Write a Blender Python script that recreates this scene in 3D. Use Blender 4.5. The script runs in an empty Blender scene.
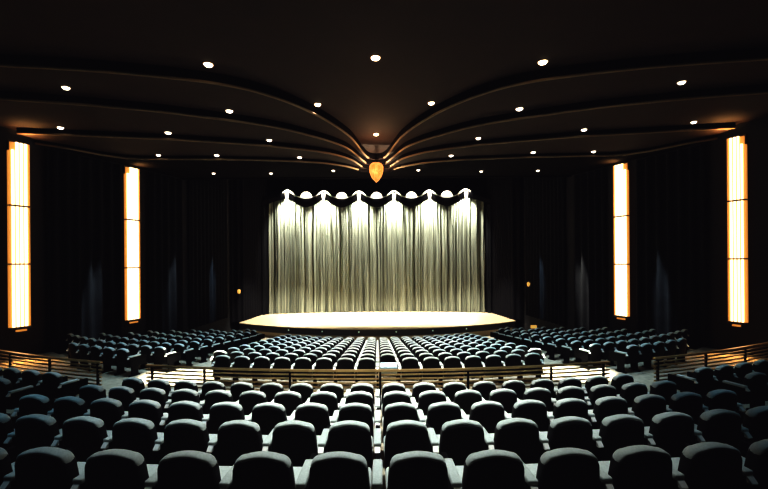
import bpy, bmesh, math, random
from mathutils import Vector, Matrix
random.seed(7)
COL = bpy.context.scene.collection
PI = math.pi
CAM_Z = 4.8            # eye height above the front floor
CY = 33.0              # the rows are arcs about (0, CY), on the curtain line

# ------------------------------------------------------------------ materials
def mat(name, color, rough=0.6, metal=0.0, noise=0.0, nscale=20.0, emit=None, estr=0.0, bump=0.0, spec=0.5, sheen=0.0, coords='Object', stretch=None):
    m = bpy.data.materials.new(name); m.use_nodes = True
    nt = m.node_tree; b = nt.nodes['Principled BSDF']
    b.inputs['Base Color'].default_value = (*color, 1)
    b.inputs['Roughness'].default_value = rough
    b.inputs['Metallic'].default_value = metal
    b.inputs['Specular IOR Level'].default_value = spec
    if sheen:
        b.inputs['Sheen Weight'].default_value = sheen
    if noise or bump:
        tc = nt.nodes.new('ShaderNodeTexCoord'); n = nt.nodes.new('ShaderNodeTexNoise')
        mp = nt.nodes.new('ShaderNodeMapping')
        if stretch: mp.inputs['Scale'].default_value = stretch
        nt.links.new(tc.outputs[coords], mp.inputs['Vector']); nt.links.new(mp.outputs['Vector'], n.inputs['Vector'])
        n.inputs['Scale'].default_value = nscale; n.inputs['Detail'].default_value = 4
        if noise:
            r = nt.nodes.new('ShaderNodeValToRGB')
            r.color_ramp.elements[0].position = .3; r.color_ramp.elements[1].position = .7
            r.color_ramp.elements[0].color = (*[c*(1-noise) for c in color], 1)
            r.color_ramp.elements[1].color = (*[min(1, c*(1+noise)) for c in color], 1)
            nt.links.new(n.outputs['Fac'], r.inputs['Fac']); nt.links.new(r.outputs['Color'], b.inputs['Base Color'])
        if bump:
            bp = nt.nodes.new('ShaderNodeBump'); bp.inputs['Strength'].default_value = bump
            bp.inputs['Distance'].default_value = .01
            nt.links.new(n.outputs['Fac'], bp.inputs['Height']); nt.links.new(bp.outputs['Normal'], b.inputs['Normal'])
    if emit:
        b.inputs['Emission Color'].default_value = (*emit, 1); b.inputs['Emission Strength'].default_value = estr
    return m

M = {}
M['carpet'] = mat('carpet', (.26, .235, .18), .95, noise=.25, nscale=9, bump=.3, spec=.1)
M['riser'] = mat('riser_paint', (.02, .02, .022), .8)
M['wall'] = mat('dark_wall_paint', (.003, .0028, .0034), .9, noise=.2, nscale=3)
M['black'] = mat('black_velvet', (.004, .004, .005), 1.0, spec=.05)
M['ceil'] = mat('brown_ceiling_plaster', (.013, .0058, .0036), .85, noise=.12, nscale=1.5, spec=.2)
M['ceilblack'] = mat('dark_ceiling_edge', (.0022, .0016, .0016), .95, spec=.03)  # near-black puts the shadow band of the risers into the colour
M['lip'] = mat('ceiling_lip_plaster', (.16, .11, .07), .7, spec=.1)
M['drape'] = mat('dark_teal_wall_drape', (.0045, .005, .006), .8, noise=.3, nscale=2, spec=.05)
M['curtain'] = mat('shade_streaked_curtain_satin', (.205, .222, .18), .42, metal=.45, noise=.9, nscale=.9, spec=.4, stretch=(10, 10, .05))  # vertical streaks put the pleats' light and shade into the colour
M['swagtrim'] = mat('pale_swag_trim', (.85, .9, .78), .5)
M['pool_fan'] = mat('pale_pool_satin', (.80, .76, .66), .6, noise=.1, nscale=30)  # pale cloth for added shapes that stand in for light pools
M['stage'] = mat('pale_stage_boards', (.42, .33, .21), .5, noise=.15, nscale=3, stretch=(1, 12, 1))
M['fascia'] = mat('black_stage_fascia', (.012, .011, .011), .6)
M['plinth'] = mat('tan_stage_plinth', (.48, .36, .22), .7, noise=.1, nscale=6)
M['pad'] = mat('grey_teal_upholstery', (.41, .455, .44), .95, noise=.12, nscale=60, spec=.15, sheen=.2)
M['shell'] = mat('shade_black_seat_shell', (.0035, .0035, .004), .75, spec=.12)  # black colour and wrapped sides stand in for unlit seat backs
M['frame'] = mat('black_seat_frame', (.003, .003, .003), .9, spec=.03)
M['chrome'] = mat('bright_chrome', (.85, .84, .80), .45, metal=.6)
M['bronze'] = mat('bronze_rail', (.45, .30, .14), .33, metal=1.0)
M['gold'] = mat('self_lit_gold_emblem', (.58, .27, .10), .42, metal=.35, emit=(1, .42, .08), estr=.16)  # faint emission stands in for lamplight falling on the emblem
M['golddark'] = mat('shadowed_gold_emblem', (.48, .20, .04), .5, metal=.3, emit=(1, .35, .05), estr=.14)  # darker field, same faint emission in place of lamplight
M['glow'] = mat('glowing_diffuser', (.9, .8, .6), .5, emit=(1, .80, .50), estr=1.9)
M['glowside'] = mat('amber_side_glass', (.8, .4, .12), .5, emit=(1, .38, .07), estr=.5)
M['brown_metal'] = mat('dark_brown_metal', (.05, .03, .018), .5, metal=.6)
M['lamp'] = mat('lit_lamp_glass', (1, .9, .75), .4, emit=(1, .74, .45), estr=9.0)
M['lampcool'] = mat('pale_lamp_glass', (1, .95, .85), .4, emit=(1, .88, .70), estr=4.0)
M['bulbring'] = mat('brushed_trim_ring', (.35, .22, .13), .5, metal=.5)
M['amber'] = mat('amber_lens', (.9, .55, .15), .4, emit=(1, .55, .12), estr=.5)
M['marker'] = mat('pale_green_lens', (.6, .8, .7), .4, emit=(.6, .85, .75), estr=.35)
M['bluecloth'] = mat('pale_blue_vinyl', (.40, .58, .68), .6, noise=.35, nscale=14)

# ------------------------------------------------------------------ helpers
def tag(o, label=None, cat=None, group=None, kind=None):
    if label: o['label'] = label
    if cat: o['category'] = cat
    if group: o['group'] = group
    if kind: o['kind'] = kind
    return o

def obj(name, bm, material, parent=None, smooth=False, loc=None, rotz=0, flip=False):
    bmesh.ops.recalc_face_normals(bm, faces=bm.faces[:])
    me = bpy.data.meshes.new(name)
    bm.to_mesh(me); bm.free()
    if material: me.materials.append(material)
    if smooth:
        for p in me.polygons: p.use_smooth = True
    o = bpy.data.objects.new(name, me); COL.objects.link(o)
    if parent: o.parent = parent
    if loc: o.location = loc
    o.rotation_euler = (0, 0, rotz)
    return o

def empty(name, loc=(0, 0, 0), rotz=0):
    o = bpy.data.objects.new(name, None); COL.objects.link(o)
    o.location = loc; o.rotation_euler = (0, 0, rotz); o.empty_display_size = .1
    return o

def new(): return bmesh.new()

def box(bm, x0, x1, y0, y1, z0, z1, bev=0, seg=1):
    vs = [bm.verts.new((x, y, z)) for x in (x0, x1) for y in (y0, y1) for z in (z0, z1)]
    f = [(0, 1, 3, 2), (4, 6, 7, 5), (0, 4, 5, 1), (2, 3, 7, 6), (0, 2, 6, 4), (1, 5, 7, 3)]
    fs = [bm.faces.new([vs[i] for i in q]) for q in f]
    if bev:
        es = list({e for q in fs for e in q.edges})
        bmesh.ops.bevel(bm, geom=es, offset=bev, segments=seg, affect='EDGES', profile=.5)
    return bm

def tube(bm, pts, r, n=8, cap=True):
    rings = []
    for i, p in enumerate(pts):
        p = Vector(p)
        a = Vector(pts[max(0, i-1)]); b = Vector(pts[min(len(pts)-1, i+1)])
        t = (b-a).normalized()
        up = Vector((0, 0, 1)) if abs(t.z) < .95 else Vector((1, 0, 0))
        s = t.cross(up).normalized(); u = s.cross(t).normalized()
        rings.append([bm.verts.new(p + s*(r*math.cos(2*PI*k/n)) + u*(r*math.sin(2*PI*k/n))) for k in range(n)])
    for a, b in zip(rings, rings[1:]):
        for k in range(n):
            bm.faces.new((a[k], a[(k+1) % n], b[(k+1) % n], b[k]))
    if cap:
        bm.faces.new(rings[0][::-1]); bm.faces.new(rings[-1])
    return bm

def ribbon(bm, pts, w, h):
    """flat bar swept along pts in plan: w across, h tall (vertical)"""
    rings = []
    for i, p in enumerate(pts):
        p = Vector(p)
        a = Vector(pts[max(0, i-1)]); b = Vector(pts[min(len(pts)-1, i+1)])
        t = (b-a).normalized(); s = Vector((t.y, -t.x, 0)).normalized()
        rings.append([bm.verts.new(p + s*dx + Vector((0, 0, dz))) for dx, dz in ((-w/2, -h/2), (w/2, -h/2), (w/2, h/2), (-w/2, h/2))])
    for a, b in zip(rings, rings[1:]):
        for k in range(4):
            bm.faces.new((a[k], a[(k+1) % 4], b[(k+1) % 4], b[k]))
    bm.faces.new(rings[0][::-1]); bm.faces.new(rings[-1])
    return bm

def lathe(bm, prof, n=16, cx=0, cy=0):
    rings = []
    for r, z in prof:
        rings.append([bm.verts.new((cx+r*math.cos(2*PI*k/n), cy+r*math.sin(2*PI*k/n), z)) for k in range(n)])
    for a, b in zip(rings, rings[1:]):
        for k in range(n):
            bm.faces.new((a[k], a[(k+1) % n], b[(k+1) % n], b[k]))
    bm.faces.new(rings[0][::-1]); bm.faces.new(rings[-1])
    return bm

def prism(bm, poly, y0, y1):
    """polygon in xz extruded along y"""
    a = [bm.verts.new((x, y0, z)) for x, z in poly]; b = [bm.verts.new((x, y1, z)) for x, z in poly]
    n = len(poly)
    fs = [bm.faces.new(a), bm.faces.new(b[::-1])]
    for i in range(n): bm.faces.new((a[i], b[i], b[(i+1) % n], a[(i+1) % n]))
    bmesh.ops.triangulate(bm, faces=fs)
    return bm

def prism_x(bm, poly, x0, x1):
    a = [bm.verts.new((x0, y, z)) for y, z in poly]; b = [bm.verts.new((x1, y, z)) for y, z in poly]
    n = len(poly); bm.faces.new(a); bm.faces.new(b[::-1])
    for i in range(n): bm.faces.new((a[i], b[i], b[(i+1) % n], a[(i+1) % n]))
    return bm

def interp(pts, x):
    if x <= pts[0][0]: return pts[0][1]
    for (a, fa), (b, fb) in zip(pts, pts[1:]):
        if x <= b: return fa + (fb-fa)*(x-a)/(b-a)
    return pts[-1][1]

def smooth_interp(pts, x):
    """monotone-ish cubic (Catmull-Rom on uneven knots)"""
    n = len(pts)
    if x <= pts[0][0]: return pts[0][1]
    if x >= pts[-1][0]: return pts[-1][1]
    for i in range(n-1):
        if x <= pts[i+1][0]: break
    def slope(j):
        if j == 0: return (pts[1][1]-pts[0][1])/(pts[1][0]-pts[0][0])
        if j == n-1: return (pts[-1][1]-pts[-2][1])/(pts[-1][0]-pts[-2][0])
        a = (pts[j][1]-pts[j-1][1])/(pts[j][0]-pts[j-1][0]); b = (pts[j+1][1]-pts[j][1])/(pts[j+1][0]-pts[j][0])
        return 0 if a*b <= 0 else 2*a*b/(a+b)
    h = pts[i+1][0]-pts[i][0]; t = (x-pts[i][0])/h
    m0, m1 = slope(i)*h, slope(i+1)*h
    return ((2*t**3-3*t**2+1)*pts[i][1] + (t**3-2*t**2+t)*m0 + (-2*t**3+3*t**2)*pts[i+1][1] + (t**3-t**2)*m1)

# ------------------------------------------------------------------ the room: side walls close in towards the stage
WALL = [(-3.5, 19.45), (0, 19.45), (14.76, 13.25), (18.8, 11.56), (22, 10.4), (27, 10.05), (34, 10.05)]
def wall_x(y): return interp(WALL, y)
H_TOP = 13.7           # top of all walls

def wall_side(name, s):
    bm = new(); prev = None
    for y, x in WALL:
        q = [bm.verts.new((s*x, y, -0.05)), bm.verts.new((s*(x+.3), y, -0.05)), bm.verts.new((s*(x+.3), y, H_TOP)), bm.verts.new((s*x, y, H_TOP))]
        if prev:
            for k in range(4): bm.faces.new((prev[k], prev[(k+1) % 4], q[(k+1) % 4], q[k]))
        prev = q
    return tag(obj(name, bm, M['wall']), kind='structure')
wall_side('wall_left', -1); wall_side('wall_right', 1)
tag(obj('wall_stage', box(new(), -10.4, 10.4, 34, 34.3, -.05, H_TOP), M['black']), kind='structure')
tag(obj('wall_rear', box(new(), -19.8, 19.8, -3.8, -3.5, -.05, H_TOP), M['wall']), kind='structure')

# rows ------------------------------------------------------------------
SEAT_H = .85
REAR = [(30.0-1.137*k, CAM_Z-1.44-.2135*k-SEAT_H) for k in range(5)]            # radius, floor height
FRONT = [(22.2-1.14*k, max(0, CAM_Z-2.587-.1514*k-SEAT_H)) for k in range(10)]
FRONT = [(r, z-FRONT[-1][1]) if False else (r, z) for r, z in FRONT]
RAIL_R = 24.42

def max_ang(R):
    lo, hi = 0, PI*.499
    for _ in range(40):
        t = (lo+hi)/2
        if R*math.sin(t) < wall_x(CY-R*math.cos(t)) and CY-R*math.cos(t) < 30: lo = t
        else: hi = t
    return lo

def ring_pts(R, n=48):
    a = max_ang(R)
    return [(R*math.sin(t), CY-R*math.cos(t)) for t in [a*(-1+2*i/n) for i in range(n+1)]]

def build_floor():
    bm = new(); br = new()
    edges = []                                   # (outer radius of the terrace, floor height)
    for R, z in REAR: edges.append((R+.42, z))
    edges.append((RAIL_R-.12, FRONT[0][1]))
    for R, z in FRONT[1:]: edges.append((R+.42, z))
    # rearmost standing area
    z0 = REAR[0][1]+.2225
    N = 48
    a = ring_pts(edges[0][0], N)
    f = [bm.verts.new((x, y, z0)) for x, y in a]; b = [bm.verts.new((x, -3.5, z0)) for x, y in a]
    for i in range(N): bm.faces.new((f[i], f[i+1], b[i+1], b[i]))
    zs = z0
    for j, (R, z) in enumerate(edges):
        a = ring_pts(R, N)
        p = [br.verts.new((x, y, zs)) for x, y in a]; q = [br.verts.new((x, y, z-.02)) for x, y in a]
        for i in range(N): br.faces.new((p[i], p[i+1], q[i+1], q[i]))
        if j+1 < len(edges): c = ring_pts(edges[j+1][0], N)
        else: c = [(x, 33.5) for x, y in a]
        p = [bm.verts.new((x, y, z)) for x, y in a]; q = [bm.verts.new((x, y, z)) for x, y in c]
        for i in range(N): bm.faces.new((p[i], p[i+1], q[i+1], q[i]))
        zs = z
    bmesh.ops.recalc_face_normals(br, faces=br.faces[:])
    o = obj('floor', bm, M['carpet']); tag(o, kind='structure')
    o2 = obj('trim_1', br, M['riser']); tag(o2, kind='structure')
    # slab under everything so the terraces are closed to the side
    tag(obj('floor_slab', box(new(), -19.45, 19.45, -3.5, 33.9, -.3, -.06), M['riser']), kind='structure')
build_floor()

# ------------------------------------------------------------------ the seats
def outline(hw_bot, hw_mid, hw_top, z0, z1, arch, rad, n=7):
    """seat back seen from behind: sides swell towards the bottom, top arched with round corners"""
    right = []
    right.append((hw_bot*.9, z0)); right.append((hw_bot, z0+.03))
    for i in range(1, 6):
        t = i/6
        z = z0+.03+(z1-arch-rad-z0-.03)*t
        w = hw_bot+(hw_mid-hw_bot)*min(1, t*1.6) if t < .6 else hw_mid+(hw_top-hw_mid)*((t-.6)/.4)
        right.append((w, z))
    for i in range(n+1):
        a = PI/2*i/n
        right.append((hw_top-rad+rad*math.cos(a), z1-arch-rad+rad*math.sin(a)))
    for i in range(1, 4):
        t = i/4
        x = (hw_top-rad)*(1-t)
        right.append((x, z1-arch*(x/(hw_top-rad))**2))
    return right + [(0, z1)] + [(-x, z) for x, z in reversed(right)]

def loft_outline(bm, ol, levels, lean=.14, zc=.6):
    """levels: (y, inset)"""
    rings = []
    for y, ins in levels:
        ring = []
        for x, z in ol:
            k = 1-ins/.24; kz = 1-ins/.28
            ring.append(bm.verts.new((x*k, y - lean*(zc+(z-zc)*kz-.40), zc+(z-zc)*kz)))
        rings.append(ring)
    n = len(ol)
    for a, b in zip(rings, rings[1:]):
        for i in range(n): bm.faces.new((a[i], a[(i+1) % n], b[(i+1) % n], b[i]))
    bm.faces.new(rings[0]); bm.faces.new(rings[-1][::-1])
    return bm

def seat_parts():
    """returns list of (name, mesh, parent index or None) shared by every seat"""
    out = []
    def mesh(name, bm, m, smooth=True):
        o = obj(name, bm, m, smooth=smooth); me = o.data
        bpy.data.objects.remove(o); return me
    ol = outline(.222, .224, .213, .30, .85, .022, .080)
    ols = outline(.234, .233, .219, .27, .824, .024, .085)
    out.append(('backrest', mesh('backrest', loft_outline(new(), ol, [(.012, .05), (.010, .014), (.022, .003), (.06, 0), (.095, .003), (.12, .018), (.13, .06), (.13, .14)]), M['pad']), None))
    out.append(('back_shell', mesh('back_shell', loft_outline(new(), ols, [(-.008, .12), (-.006, .05), (.002, .012), (.014, .002), (.05, 0), (.105, 0), (.118, .012), (.118, .05)]), M['shell']), None))
    out.append(('cushion', mesh('cushion', box(new(), -.235, .235, .13, .56, .36, .475, .04, 3), M['pad']), None))
    out.append(('seat_pan', mesh('seat_pan', box(new(), -.23, .23, .10, .52, .30, .36, .015, 1), M['shell'], False), 2))
    def arm(x): return mesh('armrest', box(new(), x-.04, x+.04, -.02, .36, .585, .63, .012, 2), M['pad'])
    def cap(x):
        bm = new(); prism_x(bm, [(-.018, .54), (-.062, .54), (-.066, .552), (-.018, .598)], x-.027, x+.027)
        return mesh('chrome_cap', bm, M['chrome'], False)
    def leg(x):
        bm = box(new(), x-.026, x+.026, .06, .28, .05, .30, .006, 1)
        box(bm, x-.026, x+.026, .0, .56, .29, .585, .006, 1)
        box(bm, x-.038, x+.038, -.02, .34, 0, .05, .01, 1)
        return mesh('leg', bm, M['frame'], False)
    out_l = []
    for lst, x in ((out, .29), (out_l, -.29)):
        lst.append(('leg', leg(x), None)); lst.append(('armrest', arm(x), None)); lst.append(('chrome_cap', cap(x), 'armrest'))
    return out, out_l
PARTS, LEFT_PARTS = seat_parts()

def place_seat(pos, rotz, left_arm, label, group):
    root = bpy.data.objects.new('theatre_seat', None); COL.objects.link(root)
    root.empty_display_size = .1
    root.location = pos; root.rotation_euler = (0, 0, rotz)
    tag(root, label, 'seat', group)
    for lst in ([PARTS, LEFT_PARTS] if left_arm else [PARTS]):
        made = []
        for name, me, par in lst:
            o = bpy.data.objects.new(name, me); COL.objects.link(o)
            o.parent = root if par is None else (made[par] if isinstance(par, int) else made[-1])
            made.append(o)
    return root

ORD = ['first', 'second', 'third', 'fourth', 'fifth', 'sixth', 'seventh', 'eighth', 'ninth', 'tenth', 'eleventh', 'twelfth']
FOLDED = None
specs = []            # (distance, pos, rotz, left_arm, label, group)
def put(R, z, x, left_arm, label, group):
    t = math.asin(x/R)
    y = CY-R*math.cos(t)
    # back line sits on radius R; the local origin is .0 behind the shell
    specs.append([math.hypot(x, y), (x, y+.02, z), t, left_arm, label, group])
    return specs[-1]

SP = .58; SPX = .58
rear_rows = ['in the nearest row', 'in the second nearest row', 'in the third nearest row', 'two rows short of the rail', 'in the row against the rail']
for k, (R, z) in enumerate(REAR):
    n = 6 if k == 0 else (8 if k == 1 else 9)
    for i in range(n):
        for s in (-1, 1):
            x = s*(.30+SP*i)
            put(R, z, x, s < 0 and i == n-1, 'black backed seat %s, %s %s of the centre armrests' % (rear_rows[k], ORD[i], 'left' if s < 0 else 'right'), 'seats of the centre block before the rail')
# rear side blocks
for k, n in ((4, 4), (3, 1)):
    R, z = REAR[k]
    for i in range(n):
        for s in (-1, 1):
            x = s*(6.97+.60*i)
            put(R, z, x, (s > 0 and i == 0) or (s < 0 and i == n-1), 'unlit %s side seat behind the rail, %s' % ('left' if s < 0 else 'right', ('%s from the aisle' % ORD[i]) if k == 4 else 'one row nearer than the others'), 'seats of the side blocks behind the rail')
# front centre block
for k, (R, z) in enumerate(FRONT):
    n = 8 if k == 0 else 9
    for i in range(n):
        for s in (-1, 1):
            x = s*(.30+SP*i)
            sp = put(R, z, x, s < 0 and i == n-1, 'centre block seat past the rail, %s row, %s %s of the middle' % (ORD[k], ORD[i], 'left' if s < 0 else 'right'), 'seats of the centre block past the rail')
            if k == 0 and i == 0 and s > 0: sp.append('folded')
# front side blocks: (first seat, last seat) across
side = [(7.8, 10.4), (7.2, 12.2), (7.17, 11.8), (7.17, 11.2), (7.17, 10.9), (7.17, 10.5), (7.17, 9.8), (7.17, 9.4), (7.2, 8.5), (7.3, 7.9)]
for k, (R, z) in enumerate(FRONT):
    a, b = side[k]
    t0, t1 = math.asin(a/R), math.asin(b/R)
    n = max(1, int((t1-t0)*R/.62)+1)
    for i in range(n):
        t = t0 + i*.62/R
        for s in (-1, 1):
            put(R, z, s*R*math.sin(t), (s > 0 and i == 0) or (s < 0 and i == n-1), '%s side block seat past the rail, %s row, %s from the aisle' % ('left' if s < 0 else 'right', ORD[k], ORD[i]), 'seats of the %s side block past the rail' % ('left' if s < 0 else 'right'))

folded = [s for s in specs if len(s) > 6][0]; specs.remove(folded)
specs.sort(key=lambda s: s[0])
N_IND = 300
for s in specs[:N_IND]:
    place_seat(s[1], s[2], s[3], s[4], s[5])
# the farthest seats, past three hundred, as one mass
far = new()
FM = [M['pad'], M['shell'], M['frame'], M['chrome']]
for s in specs[N_IND:]:
    mw = Matrix.Translation(s[1]) @ Matrix.Rotation(s[2], 4, 'Z')
    for name, me, par in (PARTS+LEFT_PARTS if s[3] else PARTS):
        n0 = len(far.verts); f0 = len(far.faces)
        far.from_mesh(me)
        far.verts.ensure_lookup_table(); far.faces.ensure_lookup_table()
        bmesh.ops.transform(far, matrix=mw, verts=far.verts[n0:])
        mi = FM.index(me.materials[0])
        for f in far.faces[f0:]: f.material_index = mi; f.smooth = True
o = obj('distant_theatre_seats', far, None)
for m in FM: o.data.materials.append(m)
tag(o, 'rows of small seats farthest off, in front of the stage', 'seats', None, 'stuff')

# the seat whose back is folded down over its cushion
_, pos, rz, la, lab, grp = folded[:6]
root = empty('folded_theatre_seat', pos, rz)
tag(root, 'seat just past the rail with its back folded down, pale blue on top', 'seat')
bm = box(new(), -.235, .235, .02, .50, .475, .60, .03, 2); obj('folded_backrest', bm, M['bluecloth'], root, True)['label'] = 'pale blue folded backrest'
for name, me, par in PARTS[2:]:
    o = bpy.data.objects.new(name, me); COL.objects.link(o)
    o.parent = root
    if name == 'chrome_cap' or name == 'seat_pan': o.parent = last
    last = o

# ------------------------------------------------------------------ rails round the cross aisle
def arc(R, a0, a1, z, n=40):
    return [(R*math.sin(a0+(a1-a0)*i/n), CY-R*math.cos(a0+(a1-a0)*i/n), z) for i in range(n+1)]
def rail(x0, x1, posts, label):
    z0 = REAR[4][1]; top = CAM_Z-2.31
    a0, a1 = math.asin(x0/RAIL_R), math.asin(x1/RAIL_R)
    am = (a0+a1)/2
    root = empty('guard_rail', (RAIL_R*math.sin(am), CY-RAIL_R*math.cos(am), z0))
    inv = Matrix.Translation(root.location).inverted()
    def fix(bm): bmesh.ops.transform(bm, matrix=inv, verts=bm.verts[:]); return bm
    tag(root, label, 'railing', 'guard rails along the cross aisle')
    obj('top_rail', fix(ribbon(new(), arc(RAIL_R, a0, a1, top-.02), .075, .042)), M['bronze'], root)
    for k in range(1, 7):
        obj('bar', fix(ribbon(new(), arc(RAIL_R, a0, a1, top-.02-.088*k), .03, .030)), M['bronze'], root)
    for x in posts:
        a = math.asin(x/RAIL_R)
        p = Vector((RAIL_R*math.sin(a), CY-RAIL_R*math.cos(a), 0))
        bm = box(new(), -.022, .022, -.022, .022, z0, top-.04, .004)
        box(bm, -.06, .06, -.06, .06, z0, z0+.015)
        bmesh.ops.transform(bm, matrix=Matrix.Translation(p) @ Matrix.Rotation(a, 4, 'Z'), verts=bm.verts[:])
        obj('post', fix(bm), M['frame'], root)
rail(-5.3, 5.3, [-5.15, -3.85, -1.9, .05, 1.95, 3.85, 5.15], 'long bronze guard rail in front of the centre seats, pale aisle glowing through its ends')
rail(-11.2, -6.55, [-6.65, -8.2, -9.75, -11.1], 'bronze guard rail on the left, its far end lit orange by the wall light')
rail(6.55, 11.2, [6.65, 8.2, 9.75, 11.1], 'bronze guard rail on the right, its far end lit orange by the wall light')

# ------------------------------------------------------------------ stage
ZS = CAM_Z-4.02
def stage_front(n=40, off=0.0):
    pts = []
    R = (9.3**2+2.9**2)/(2*2.9); a = math.asin(9.3/R)
    for i in range(n+1):
        t = a*(-1+2*i/n)
        pts.append(((R-off)*math.sin(t), 24.0+R-(R-off)*math.cos(t)))
    return pts
def slab(bm, front, yb, z0, z1):
    n = len(front)
    t = [bm.verts.new((x, y, z1)) for x, y in front]; b = [bm.verts.new((x, y, z0)) for x, y in front]
    tb = [bm.verts.new((x, yb, z1)) for x, y in front]; bb = [bm.verts.new((x, yb, z0)) for x, y in front]
    for i in range(n-1):
        bm.faces.new((t[i], t[i+1], tb[i+1], tb[i])); bm.faces.new((b[i], bb[i], bb[i+1], b[i+1]))
        bm.faces.new((t[i], b[i], b[i+1], t[i+1])); bm.faces.new((tb[i], tb[i+1], bb[i+1], bb[i]))
    for i in (0, n-1): bm.faces.new((t[i], tb[i], bb[i], b[i]))
    return bm
st = empty('stage', (0, 24, 0)); tag(st, 'wide bowed stage with a pale lit floor and a black front edge', 'stage')
inv = Matrix.Translation((0, -24, 0))
def stp(name, bm, m):
    bmesh.ops.transform(bm, matrix=inv, verts=bm.verts[:]); return obj(name, bm, m, st)
stp('stage_floor', slab(new(), stage_front(), 33.4, ZS-.05, ZS), M['stage'])
stp('stage_fascia', slab(new(), stage_front(off=.03), 33.4, ZS-.42, ZS-.05), M['fascia'])
stp('stage_plinth', slab(new(), stage_front(off=.30), 33.4, 0, ZS-.42), M['plinth'])
for i, px in enumerate((286, 322, 359, 396, 433, 469)):
    x = (px-377.5)/400*24.3
    R = (9.3**2+2.9**2)/5.8; t = math.asin(x/R); y = 24+R-R*math.cos(t)
    bm = new(); prism(bm, [(.045*math.cos(2*PI*k/10), .045*math.sin(2*PI*k/10)) for k in range(10)], -.015, .02)
    obj('marker_lamp', bm, M['marker'], st, loc=(x, y+.02-24, ZS-.19))

# curtain: pleated drape hung on a shallow curve
def curtain_pt(x): return 32.35 - x*x*.0135
def pleats(u, seed):
    return (.16*(1-2*abs(math.sin(PI*u/.575+.35*math.sin(u*1.3+seed)))**.8) + .085*math.sin(2*PI*u/.231+seed+1.1*math.sin(u*2.1)) + .045*math.sin(2*PI*u/.131+2*seed))
def make_curtain():
    bm = new(); n = 900; W = 8.42
    zt = CAM_Z+5.02
    rows = []
    zs = [ZS+.02, ZS+.6, ZS+2.2, ZS+4.5, ZS+6.6, zt-.4, zt]
    for j, z in enumerate(zs):
        f = 1.0-.35*(j/(len(zs)-1))
        row = []
        for i in range(n+1):
            x = -W+2*W*i/n
            y = curtain_pt(x) + pleats(x+.03*math.sin(z*1.1+x), .4)*f
            zz = z + (.03*math.sin(2*PI*x/.575) if j == 0 else 0)
            row.append(bm.verts.new((x, y, max(zz, ZS+.004))))
        rows.append(row)
    for a, b in zip(rows, rows[1:]):
        for i in range(n): bm.faces.new((a[i], a[i+1], b[i+1], b[i]))
    bmesh.ops.transform(bm, matrix=Matrix.Translation((0, -32, -ZS)), verts=bm.verts[:])
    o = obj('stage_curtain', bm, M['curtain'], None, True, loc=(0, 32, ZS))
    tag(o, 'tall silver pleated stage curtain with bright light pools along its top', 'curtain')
make_curtain()

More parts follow.
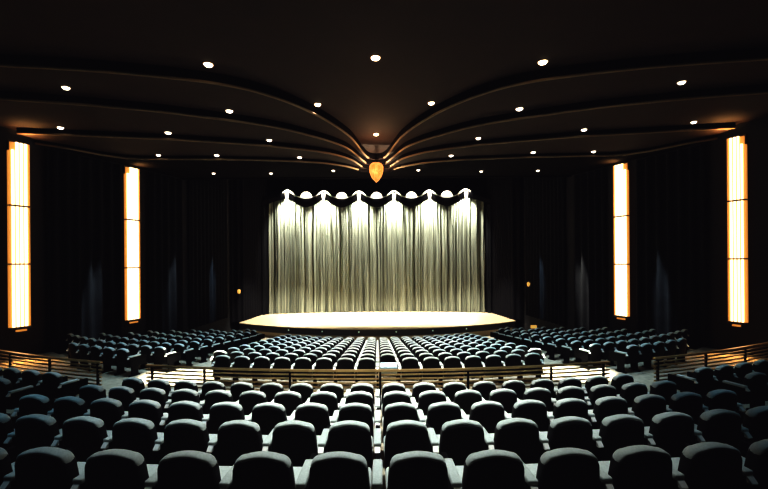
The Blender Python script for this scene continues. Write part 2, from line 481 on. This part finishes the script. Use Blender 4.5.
# festoon hung in front of the curtain top: six peaks, five black swags, pale fans modelling light pools
fe = empty('festoon_valance', (0, 31, CAM_Z+5)); tag(fe, 'scalloped black valance with pale shapes modelling light pools above the silver curtain', 'valance')
def festoon():
    DX = 2.74; off = Vector((0, -31, -CAM_Z-5))
    yv = lambda x: curtain_pt(x) - 1.0
    def part(name, bm, m, smooth=True):
        bmesh.ops.transform(bm, matrix=Matrix.Translation(off), verts=bm.verts[:]); return obj(name, bm, m, fe, smooth)
    zpk_t, ztr_t, zpk_b, ztr_b = CAM_Z+5.45, CAM_Z+4.95, CAM_Z+4.90, CAM_Z+4.27
    for i in range(5):
        xc = (i-2)*DX
        bm = new(); nx, nz = 28, 8; grid = []
        for a in range(nx+1):
            t = -1+2*a/nx; x = xc+t*DX*.47
            top = ztr_t+(zpk_t-ztr_t)*abs(t)**2.0; bot = ztr_b+(zpk_b-ztr_b)*abs(t)**1.6
            col = []
            for c in range(nz+1):
                v = c/nz; bulge = .16*math.sin(PI*v)*(1-.5*abs(t)) + .03*math.sin(v*9*PI)
                col.append(bm.verts.new((x, yv(x)-bulge, top+(bot-top)*v)))
            grid.append(col)
        for a in range(nx):
            for c in range(nz): bm.faces.new((grid[a][c], grid[a+1][c], grid[a+1][c+1], grid[a][c+1]))
        sw = part('swag', bm, M['black'])
        pts = []
        for a in range(nx+1):
            t = -1+2*a/nx; x = xc+t*DX*.47
            pts.append((x, yv(x)-.06, ztr_t+(zpk_t-ztr_t)*abs(t)**2.0+.03))
        tb = tube(new(), pts, .035, 6)
        bmesh.ops.transform(tb, matrix=Matrix.Translation(off), verts=tb.verts[:])
        obj('swag_trim', tb, M['swagtrim'], sw, True)
        # half-round pleated shape modelling a light pool above the swag trough
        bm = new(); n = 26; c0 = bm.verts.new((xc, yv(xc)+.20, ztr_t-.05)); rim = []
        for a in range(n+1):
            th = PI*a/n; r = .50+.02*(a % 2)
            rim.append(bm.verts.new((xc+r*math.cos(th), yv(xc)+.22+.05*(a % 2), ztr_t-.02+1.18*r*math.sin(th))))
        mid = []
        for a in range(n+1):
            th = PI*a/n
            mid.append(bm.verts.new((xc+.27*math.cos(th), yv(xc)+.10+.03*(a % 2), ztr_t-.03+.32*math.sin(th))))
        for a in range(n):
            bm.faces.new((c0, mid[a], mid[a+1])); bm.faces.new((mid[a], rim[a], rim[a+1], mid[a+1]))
        part('pool_fan', bm, M['pool_fan'])
    for s in (-1, 1):                            # added black half swags darkening the upper corners where light fades
        bm = new(); grid = []
        for a in range(13):
            t = a/12; x = s*(2.5*DX+.08+1.75*t); col = []
            top = zpk_t-.42*t; bot = zpk_b-.62*t**1.3
            for c in range(7):
                v = c/6; col.append(bm.verts.new((x, yv(x)-.10*math.sin(PI*v)-.02*math.sin(v*9*PI), top+(bot-top)*v)))
            grid.append(col)
        for a in range(12):
            for c in range(6): bm.faces.new((grid[a][c], grid[a+1][c], grid[a+1][c+1], grid[a][c+1]))
        part('swag', bm, M['black'])
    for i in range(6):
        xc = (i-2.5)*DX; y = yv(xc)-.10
        # umbrella shape modelling the light pool at the peak, and its hanging tail
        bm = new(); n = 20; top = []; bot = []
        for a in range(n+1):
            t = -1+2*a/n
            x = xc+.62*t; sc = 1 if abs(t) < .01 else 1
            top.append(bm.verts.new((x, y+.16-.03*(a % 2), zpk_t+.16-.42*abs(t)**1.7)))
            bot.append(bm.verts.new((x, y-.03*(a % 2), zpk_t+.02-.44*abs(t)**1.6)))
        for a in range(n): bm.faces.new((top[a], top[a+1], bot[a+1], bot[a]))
        ga = part('pool_gather', bm, M['pool_fan'])
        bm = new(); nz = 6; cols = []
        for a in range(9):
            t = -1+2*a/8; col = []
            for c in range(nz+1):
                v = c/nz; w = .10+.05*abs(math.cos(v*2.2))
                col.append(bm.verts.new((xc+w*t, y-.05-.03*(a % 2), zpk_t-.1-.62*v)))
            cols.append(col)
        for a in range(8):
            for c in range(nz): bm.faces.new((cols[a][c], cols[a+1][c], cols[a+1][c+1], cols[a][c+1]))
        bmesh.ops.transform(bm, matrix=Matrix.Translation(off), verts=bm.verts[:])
        obj('tail', bm, M['pool_fan'], ga, True)
festoon()

# black masking round the curtain
def masking(name, pts, z0, z1, label, ridge=.06, m='black'):
    bm = new(); a = []; b = []
    L = 0
    P = []
    for (x0, y0), (x1, y1) in zip(pts, pts[1:]):
        d = math.hypot(x1-x0, y1-y0); n = max(2, int(d/.05))
        for i in range(n):
            t = i/n; P.append((x0+(x1-x0)*t, y0+(y1-y0)*t, L+d*t, -(y1-y0)/d, (x1-x0)/d))
        L += d
    for x, y, u, nx, ny in P:
        w = ridge*math.sin(2*PI*u/.42+.6*math.sin(u*1.7))
        a.append(bm.verts.new((x+nx*w, y+ny*w, z0))); b.append(bm.verts.new((x+nx*w, y+ny*w, z1)))
    for i in range(len(P)-1): bm.faces.new((a[i], a[i+1], b[i+1], b[i]))
    c = pts[0]
    bmesh.ops.transform(bm, matrix=Matrix.Translation((-c[0], -c[1], -z0)), verts=bm.verts[:])
    o = obj(name, bm, M[m], None, True, loc=(c[0], c[1], z0))
    if label: tag(o, label, 'drape')
    return o
for s, w in ((-1, 'left'), (1, 'right')):
    masking('masking_drape', [(s*8.75, 31.9), (s*8.95, 30.4), (s*9.25, 27.6), (s*9.95, 27.2)], ZS, 13.4, 'black masking drape hanging at the %s edge of the silver curtain' % w)
    # narrow dim outer leaf of the stage curtain
    o = masking('curtain_leg', [(s*8.50, 31.35), (s*8.80, 30.7)], ZS, CAM_Z+4.4, 'narrow dim curtain leg at the %s end of the silver curtain' % w, .05, 'drape')
masking('header_drape', [(-9.9, 32.95), (9.9, 32.95)], CAM_Z+4.7, 13.5, 'black header drape above the silver curtain', .04)

# ------------------------------------------------------------------ ceiling: stepped leaves fanning out from the emblem
ZA, ZB, ZC, ZD, ZE = [CAM_Z+v for v in (5.5, 5.2, 4.95, 4.75, 4.6)]
RIBS = [
    (ZA, ZB, [(0, 20.25), (.30, 20.1), (.47, 19.7), (1.08, 16.6), (2.0, 14.3), (3.04, 12.75), (4.0, 11.9), (5.27, 11.35), (8, 10.7), (12, 10.2), (19.4, 9.6)]),
    (ZB, ZC, [(0, 20.35), (.42, 20.2), (.62, 19.6), (1.35, 17.2), (2.6, 15.6), (3.8, 14.55), (5.4, 13.75), (7.3, 12.95), (11, 12.0), (19.4, 10.8)]),
    (ZC, ZD, [(0, 20.45), (.55, 20.3), (.78, 19.7), (1.2, 18.5), (2.2, 17.35), (3.96, 16.45), (5.8, 15.85), (8.0, 15.3), (13.3, 14.4), (19.4, 13.4)]),
    (ZD, ZE, [(0, 20.55), (.68, 20.4), (.92, 19.9), (1.5, 19.2), (2.6, 18.5), (4.8, 18.0), (7.8, 17.7), (10.4, 17.6), (11.3, 17.2), (12.1, 16.2), (12.6, 15.4), (14, 14.9), (19.4, 14.2)]),
]
BACK = 21.6
def rib_xs():
    xs = [0, .1, .2, .3, .38, .43, .47, .52, .58, .65, .72, .8, .9]
    x = 1.0
    while x < 19.4: xs.append(x); x *= 1.06
    xs.append(19.4)
    return xs
def rib_curve(pts):
    r = [(x, smooth_interp(pts, x)) for x in rib_xs()]
    r = [(x, y) for x, y in r if x <= wall_x(y)+.1]
    return r
tag(obj('ceiling', box(new(), -19.5, 19.5, -3.5, BACK, ZA, ZA+.12), M['ceil']), kind='structure')
EM = Vector((0, 19.35, CAM_Z+4.36))
for n, (z_hi, z_lo, pts) in enumerate(RIBS):
    r = rib_curve(pts)
    full = [(-x, y) for x, y in reversed(r[1:])] + r
    bm = new(); bk = new()
    f = [bm.verts.new((x, y, z_lo)) for x, y in full]; b = [bm.verts.new((x, max(BACK, y+.01), z_lo)) for x, y in full]
    for i in range(len(full)-1): bm.faces.new((f[i], f[i+1], b[i+1], b[i]))
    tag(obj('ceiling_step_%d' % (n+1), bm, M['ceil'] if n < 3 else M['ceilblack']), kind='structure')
    p = [bk.verts.new((x, y, z_hi)) for x, y in full]; q = [bk.verts.new((x, y, z_lo)) for x, y in full]
    for i in range(len(full)-1): bk.faces.new((p[i], p[i+1], q[i+1], q[i]))
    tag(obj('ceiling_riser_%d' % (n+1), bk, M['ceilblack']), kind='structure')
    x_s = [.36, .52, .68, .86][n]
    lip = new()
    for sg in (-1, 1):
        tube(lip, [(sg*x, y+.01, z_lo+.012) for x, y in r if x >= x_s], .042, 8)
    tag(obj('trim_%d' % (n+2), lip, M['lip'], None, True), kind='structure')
tag(obj('ceiling_edge', box(new(), -10.6, 10.6, BACK, BACK+.15, ZE-.06, 13.7), M['ceilblack']), kind='structure')
tag(obj('ceiling_stage', box(new(), -10.6, 10.6, BACK+.15, 34, 13.55, 13.7), M['black']), kind='structure')

# emblem: shield with two tall letters
em = empty('shield_emblem', (EM.x, EM.y, EM.z)); tag(em, 'gold shield emblem with two letters where the ceiling ribs meet', 'emblem')
def shield(k, n=14):
    w, top, bot = .33*k, .45*k, -.52*k
    R = [(0, top), (w*.35, top-.005), (w*.7, top-.05*k), (w*.97, top-.16*k)]
    for i in range(1, n+1):
        t = i/n
        R.append((w*(1.0-t**2.7)+.015*math.sin(PI*t)*k, (top-.16*k)+(bot-top+.16*k)*t))
    return R + [(-x, z) for x, z in reversed(R[1:-1])]
obj('shield_field', prism(new(), shield(.93), -.03, .05), M['golddark'], em)
bm = new()
oa, ob = shield(1.0), shield(.87)
A = [bm.verts.new((x, -.06, z)) for x, z in oa]; B = [bm.verts.new((x, -.06, z)) for x, z in ob]
A2 = [bm.verts.new((x, .05, z)) for x, z in oa]; B2 = [bm.verts.new((x, -.02, z)) for x, z in ob]
n = len(oa)
for i in range(n):
    j = (i+1) % n
    bm.faces.new((A[i], A[j], B[j], B[i])); bm.faces.new((A[i], A2[i], A2[j], A[j])); bm.faces.new((B[i], B[j], B2[j], B2[i]))
obj('shield_border', bm, M['gold'], em)
def stroke(bm, pts, w, y0=-.075, y1=-.02):
    for (x0, z0), (x1, z1) in zip(pts, pts[1:]):
        d = math.hypot(x1-x0, z1-z0); nx, nz = -(z1-z0)/d*w/2, (x1-x0)/d*w/2
        ex, ez = (x1-x0)/d*w*.3, (z1-z0)/d*w*.3
        prism(bm, [(x0+nx-ex, z0+nz-ez), (x1+nx+ex, z1+nz+ez), (x1-nx+ex, z1-nz+ez), (x0-nx-ex, z0-nz-ez)], y0, y1)
bm = new(); stroke(bm, [(-.265, .30), (-.205, -.16), (-.145, .20), (-.075, -.33), (-.035, .35)], .048)
obj('letter', bm, M['gold'], em)
bm = new(); stroke(bm, [(.03, .36), (.03, -.38)], .05)
stroke(bm, [(.03, .35), (.16, .33), (.225, .25), (.215, .13), (.14, .05), (.03, .03)], .046)
stroke(bm, [(.03, .03), (.15, .0), (.21, -.07), (.19, -.18), (.12, -.28), (.03, -.37)], .046)
obj('letter', bm, M['gold'], em)
obj('hanger', tube(new(), [(0, .03, .40), (0, .35, .42), (0, .9, .40)], .03, 8), M['brown_metal'], em)

# ------------------------------------------------------------------ lamps
def light(name, kind, loc, power, color, target=None, size=.05, angle=60, blend=.6):
    d = bpy.data.lights.new(name, kind); d.energy = power; d.color = color
    if kind == 'SPOT':
        d.spot_size = math.radians(angle); d.spot_blend = blend; d.shadow_soft_size = size
    elif kind == 'POINT': d.shadow_soft_size = size
    o = bpy.data.objects.new(name, d); COL.objects.link(o); o.location = loc
    if target is not None:
        o.rotation_euler = (Vector(target)-Vector(loc)).to_track_quat('-Z', 'Y').to_euler()
    return o

DL = [  # x, y, ceiling height, radius, label
    (0.0, 10.75, ZA, .118, 'large glowing downlight on the centre line nearest above the seats'),
    (-4.62, 11.05, ZA, .118, 'large glowing downlight left of the centre line in the nearest pair'),
    (4.62, 11.05, ZA, .118, 'large glowing downlight right of the centre line in the nearest pair'),
    (-2.02, 13.9, ZA, .105, 'glowing downlight beside the innermost rib, left of the centre line'),
    (1.92, 13.85, ZA, .105, 'glowing downlight beside the innermost rib, right of the centre line'),
    (0.0, 17.2, ZA, .105, 'glowing downlight on the centre line just before the shield emblem'),
    (-5.0, 13.65, ZB, .115, 'small downlight between first and second ribs on the left'),
    (4.9, 13.65, ZB, .115, 'small downlight between first and second ribs on the right'),
    (-9.1, 11.75, ZB, .10, 'dim downlight high at left, nearest the left wall'),
    (8.95, 11.7, ZB, .10, 'dim downlight high at right, nearest the right wall'),
    (-4.3, 16.1, ZC, .10, 'small downlight between second and third ribs, near the centre on the left'),
    (4.1, 16.05, ZC, .10, 'small downlight between second and third ribs, near the centre on the right'),
    (-7.85, 15.1, ZC, .11, 'downlight between second and third ribs, halfway out on the left'),
    (7.85, 15.1, ZC, .10, 'downlight between second and third ribs, halfway out on the right'),
    (-11.4, 14.45, ZC, .10, 'downlight above the larger left wall light'),
    (11.4, 14.35, ZC, .09, 'downlight above the larger right wall light'),
    (-3.45, 18.0, ZD, .10, 'small downlight between third and fourth ribs, near the emblem on the left'),
    (3.35, 17.9, ZD, .10, 'small downlight between third and fourth ribs, near the emblem on the right'),
    (-7.0, 17.55, ZD, .10, 'small downlight between third and fourth ribs, halfway out on the left'),
    (6.85, 17.45, ZD, .10, 'small downlight between third and fourth ribs, halfway out on the right'),
    (-9.5, 17.45, ZD, .09, 'small downlight near the smaller left wall light'),
    (9.45, 17.4, ZD, .09, 'small downlight near the smaller right wall light'),
    (-2.15, 20.0, ZE, .08, 'tiny downlight nearest the emblem on its left'),
    (2.1, 20.0, ZE, .08, 'tiny downlight nearest the emblem on its right'),
    (-5.4, 20.5, ZE, .08, 'tiny downlight halfway along the last ceiling strip on the left'),
    (5.35, 20.4, ZE, .08, 'tiny downlight halfway along the last ceiling strip on the right'),
    (-8.3, 20.4, ZE, .08, 'tiny downlight at the left end of the last ceiling strip'),
    (8.2, 20.3, ZE, .08, 'tiny downlight at the right end of the last ceiling strip'),
]
WARM = (1.0, .86, .66); COOL = (.38, .76, 1.0); NEUT = (1.0, .95, .84)
for i, (x, y, z, r, lab) in enumerate(DL):
    root = empty('downlight', (x, y, z)); tag(root, lab, 'downlight', 'recessed downlights of the ceiling')
    big = z >= ZA-.01
    obj('trim_ring', lathe(new(), [(r*1.25, 0), (r*1.25, -.012), (r*1.02, -.018), (r*1.0, 0)], 20), M['bulbring'], root)
    obj('lamp', lathe(new(), [(r, -.002), (r*.97, -.02), (r*.75, -.05), (r*.4, -.065), (r*.1, -.07)], 20), M['lamp'] if big else M['lampcool'], root, True)
    if abs(x) < 2.6: col, pw = NEUT, 3300
    elif abs(x) < 5.6: col, pw = (.62, .86, 1.0), 1500
    elif abs(x) < 9.2: col, pw = COOL, 480
    else: col, pw = COOL, 60
    if y > 19: pw *= .7
    light('overhead_beam', 'SPOT', (x, y, z-.12), pw, col, (x, y, 0), .10, 62, .75)
# added beams without fixtures that brighten the nearest rows
for x, y, pw, col in ((-.7, 5.0, 1750, (.92, .99, .94)), (.7, 5.0, 1750, (.92, .99, .94)), (-4.3, 4.4, 420, COOL), (4.4, 4.6, 200, COOL), (-6.2, 7.0, 300, COOL), (6.2, 7.0, 200, COOL), (-1.6, 7.6, 3200, (1, .98, .90)), (1.6, 7.6, 3200, (1, .98, .90))):
    light('overhead_beam', 'SPOT', (x, y, ZA-.1), pw, col, (x, y+.3, 0), .1, 52, .9)
# beams on the two aisles
for s in (-1, 1):
    light('aisle_beam', 'SPOT', (s*5.4, 13.25, ZB-.2), 30000, (1, .93, .76), (s*6.0, 12.5, 1), .08, 19, .45)
    # drape washers
    for (wy, wz, pw, col) in ((17.05, 3.4, 13000, (.75, .92, 1)), (20.8, 3.6, 30000 if s > 0 else 12000, (1, .95, .8) if s > 0 else (.75, .92, 1)), (24.4, 3.6, 16000, (.55, .8, 1))):
        wx = wall_x(wy)
        light('drape_washer', 'SPOT', (s*(wx-1.3), wy-.1, min(ZE, 9.2)-.15), pw, col, (s*(wx-.1), wy, wz-.6), .05, 9, .9)

    light('added_floor_glow', 'SPOT', (s*12.75, 14.35, CAM_Z-2.45), 220, (1, .50, .14), (s*12.0, 13.5, 1), .08, 110, .8)  # added orange spot, no such lamp; brightens the floor by the rail
    for px_, py_ in ((s*(wall_x(14.76)-.45), 14.6), (s*(wall_x(18.8)-.45), 18.7)):
        light('added_ceiling_glow', 'SPOT', (px_, py_, CAM_Z+4.3), 160, (1, .50, .18), (px_-s*.35, py_, CAM_Z+5.5), .06, 130, .9)  # added orange spot, no such lamp; warms the ceiling above the panel
# warm lamp behind the shield that lights the ends of the ribs
light('emblem_light', 'POINT', (0, 19.75, CAM_Z+4.42), 300, (1, .80, .55), size=.05)
light('emblem_light', 'POINT', (0, 17.6, CAM_Z+4.7), 130, (1, .55, .28), size=.15)  # added fill without fixture, brightens the ceiling before the shield
light('emblem_light', 'SPOT', (0, 15.5, CAM_Z+4.2), 6, (1, .66, .32), EM, .05, 14, .5)  # added spot without fixture, brightens the shield itself

# curtain spots, one above each peak of the valance, and the stage washes
for i in range(6):
    x = (i-2.5)*2.74
    light('curtain_spot', 'SPOT', (x, curtain_pt(x)-.85, CAM_Z+5.5), 6500, (1, .96, .84), (x, curtain_pt(x)-.1, CAM_Z+3.3), .04, 84, 1.0)
    light('curtain_spot', 'SPOT', (x, curtain_pt(x)-2.5, CAM_Z+6.75), 1100, (1, .95, .82), (x, curtain_pt(x)-1.1, CAM_Z+5.2), .05, 30, .6)
for i in range(5):
    x = (i-2)*2.74
    light('curtain_spot', 'SPOT', (x, curtain_pt(x)-2.5, CAM_Z+6.75), 600, (1, .93, .82), (x, curtain_pt(x)-.85, CAM_Z+5.2), .05, 30, .6)
for x in (-5.6, -2.8, 0, 2.8, 5.6):
    light('stage_wash', 'SPOT', (x, 25.2, 10.2), 11500, (1, .95, .82), (x*1.12, 28.2, ZS), .1, 50, .6)
light('curtain_wash', 'SPOT', (0, 22.2, 10.1), 1500, (1, .97, .82), (0, 32, ZS+2.4), .1, 20, 1.0)

# ------------------------------------------------------------------ wall lights: stepped bars of glowing glass
def wall_light(s, y, zb, zt, w, label):
    x = wall_x(y); y2 = y+.1
    tx, ty = wall_x(y2)-x, .1; L = math.hypot(tx, ty)
    ang = math.atan2(ty/L, s*tx/L)             # local +x runs along the wall towards the stage
    root = empty('wall_light', (s*x, y, zb), 0)
    mw = Matrix.Rotation(ang, 4, 'Z')
    # room side of the wall in local coordinates
    nloc = -1 if (Matrix.Rotation(-ang, 2) @ Vector((-s, 0))).y < 0 else 1
    h = zt-zb
    def put(name, x0, x1, d0, d1, z0, z1, m, par=root, bev=0.0):
        bm = box(new(), x0, x1, min(nloc*d0, nloc*d1), max(nloc*d0, nloc*d1), z0, z1, bev)
        bmesh.ops.transform(bm, matrix=mw, verts=bm.verts[:]); return obj(name, bm, m, par)
    tag(root, label, 'wall light', 'tall glowing wall lights')
    put('backplate', -w/2-.03, w/2+.03, .0, .05, -.12, h+.05, M['brown_metal'])
    # strips step down away from the stage
    n = 4; sw = w/n
    for k in range(n):
        x1 = w/2-sw*k; x0 = x1-sw
        top = h-[0, 0, 0, .30][k]; dep = [.16, .16, .16, .16][k]
        put('glass_bar', x0+.032, x1-.032, .05, dep, 0, top, M['glow'])
    put('side_glass', w/2, w/2+.05, .05, .16, 0, h, M['glowside'])
    put('side_glass', -w/2-.07, -w/2, .05, .12, 0, h-.34, M['glowside'])
    put('glow_panel', -w/2, w/2, .05, .10, 0, h-.02, M['glowside'])
    for f in (.345, .66):
        put('cross_bar', -w/2-.08, w/2+.06, .05, .245, h*(1-f)-.025, h*(1-f)+.025, M['brown_metal'])
    put('base_bracket', -w/2-.06, w/2+.06, .05, .25, -.08, 0, M['brown_metal'])
    put('base_lens', -w/2+.15, w/2-.05, .05, .12, -.18, -.12, M['glowside'])
for s, w in ((-1, 'left'), (1, 'right')):
    wall_light(s, 14.76 if s < 0 else 14.68, CAM_Z-2.28, CAM_Z+4.48, .52 if s < 0 else .44, 'large glowing wall light nearest on the %s wall' % w)
    wall_light(s, 18.8, CAM_Z-2.60, CAM_Z+4.50, .60, 'smaller looking wall light farther along the %s wall' % w)

# pleated drapes on the side walls
for s, w in ((-1, 'left'), (1, 'right')):
    for y0, y1, lab in ((15.5, 18.2, 'dark pleated drape between the two wall lights on the %s wall'), (19.5, 21.45, 'dark pleated drape just past the far wall light on the %s wall'), (21.9, 26.6, 'dark pleated drape beside the stage on the %s wall')):
        pts = [(s*(wall_x(y0+(y1-y0)*i/6)-.16), y0+(y1-y0)*i/6) for i in range(7)]
        z0 = .02 if y0 > 22 else CAM_Z-3.4 if y0 < 16 else CAM_Z-3.6
        masking('wall_drape', pts, max(.75, z0), CAM_Z+(4.5 if y0 < 21 else 8.3), lab % w, .085, 'drape')

# little amber lamps beside the stage
for x, y, z, lab in ((-9.42, 27.25, CAM_Z-1.95, 'small dim amber lamp on the black drape left of the stage'), (9.70, 25.6, CAM_Z-1.5, 'small amber lamp on the right wall beside the stage')):
    root = empty('amber_lamp', (x, y, z), -PI/2 if x > 0 else 0); tag(root, lab, 'lamp')
    obj('mount_plate', box(new(), -.09, .09, .0, .12, -.16, .16, .01), M['brown_metal'], root)
    obj('lens', lathe(new(), [(.07, -.13), (.10, -.05), (.11, .08), (.06, .15)], 12), M['amber'], root, True)
root = empty('step_lamp', (9.45, 24.2, 0)); tag(root, 'low amber step lamp at the right end of the stage', 'lamp')
obj('post', box(new(), -.05, .05, -.05, .05, 0, .72, .008), M['brown_metal'], root)
obj('lens', box(new(), -.17, .17, -.07, .07, .72, .90, .02, 2), M['amber'], root)

# ------------------------------------------------------------------ world, camera, view
w = bpy.data.worlds.new('World'); bpy.context.scene.world = w; w.use_nodes = True
w.node_tree.nodes['Background'].inputs['Color'].default_value = (.75, .75, 1, 1)
w.node_tree.nodes['Background'].inputs['Strength'].default_value = .0
cam = bpy.data.cameras.new('camera'); co = bpy.data.objects.new('camera', cam); COL.objects.link(co)
cam.sensor_width = 36; cam.lens = 36*400/768
cam.shift_x = 7/768; cam.shift_y = 17.5/768
cam.clip_end = 200; cam.clip_start = .05
co.location = (0, 0, CAM_Z)
co.rotation_euler = (Matrix.Rotation(PI/2, 4, 'X') @ Matrix.Rotation(math.radians(-.42), 4, 'Z')).to_euler()
sc = bpy.context.scene; sc.camera = co
sc.view_settings.view_transform = 'Standard'
sc.view_settings.look = 'High Contrast'
sc.view_settings.exposure = 0
vs = sc.view_settings; vs.use_curve_mapping = True
cm = vs.curve_mapping; cm.black_level = (-.0052, -.0046, -.0058); cm.update()
sc.cycles.use_denoising = True
sc.cycles.max_bounces = 4
sc.cycles.diffuse_bounces = 2
sc.cycles.sample_clamp_indirect = 3
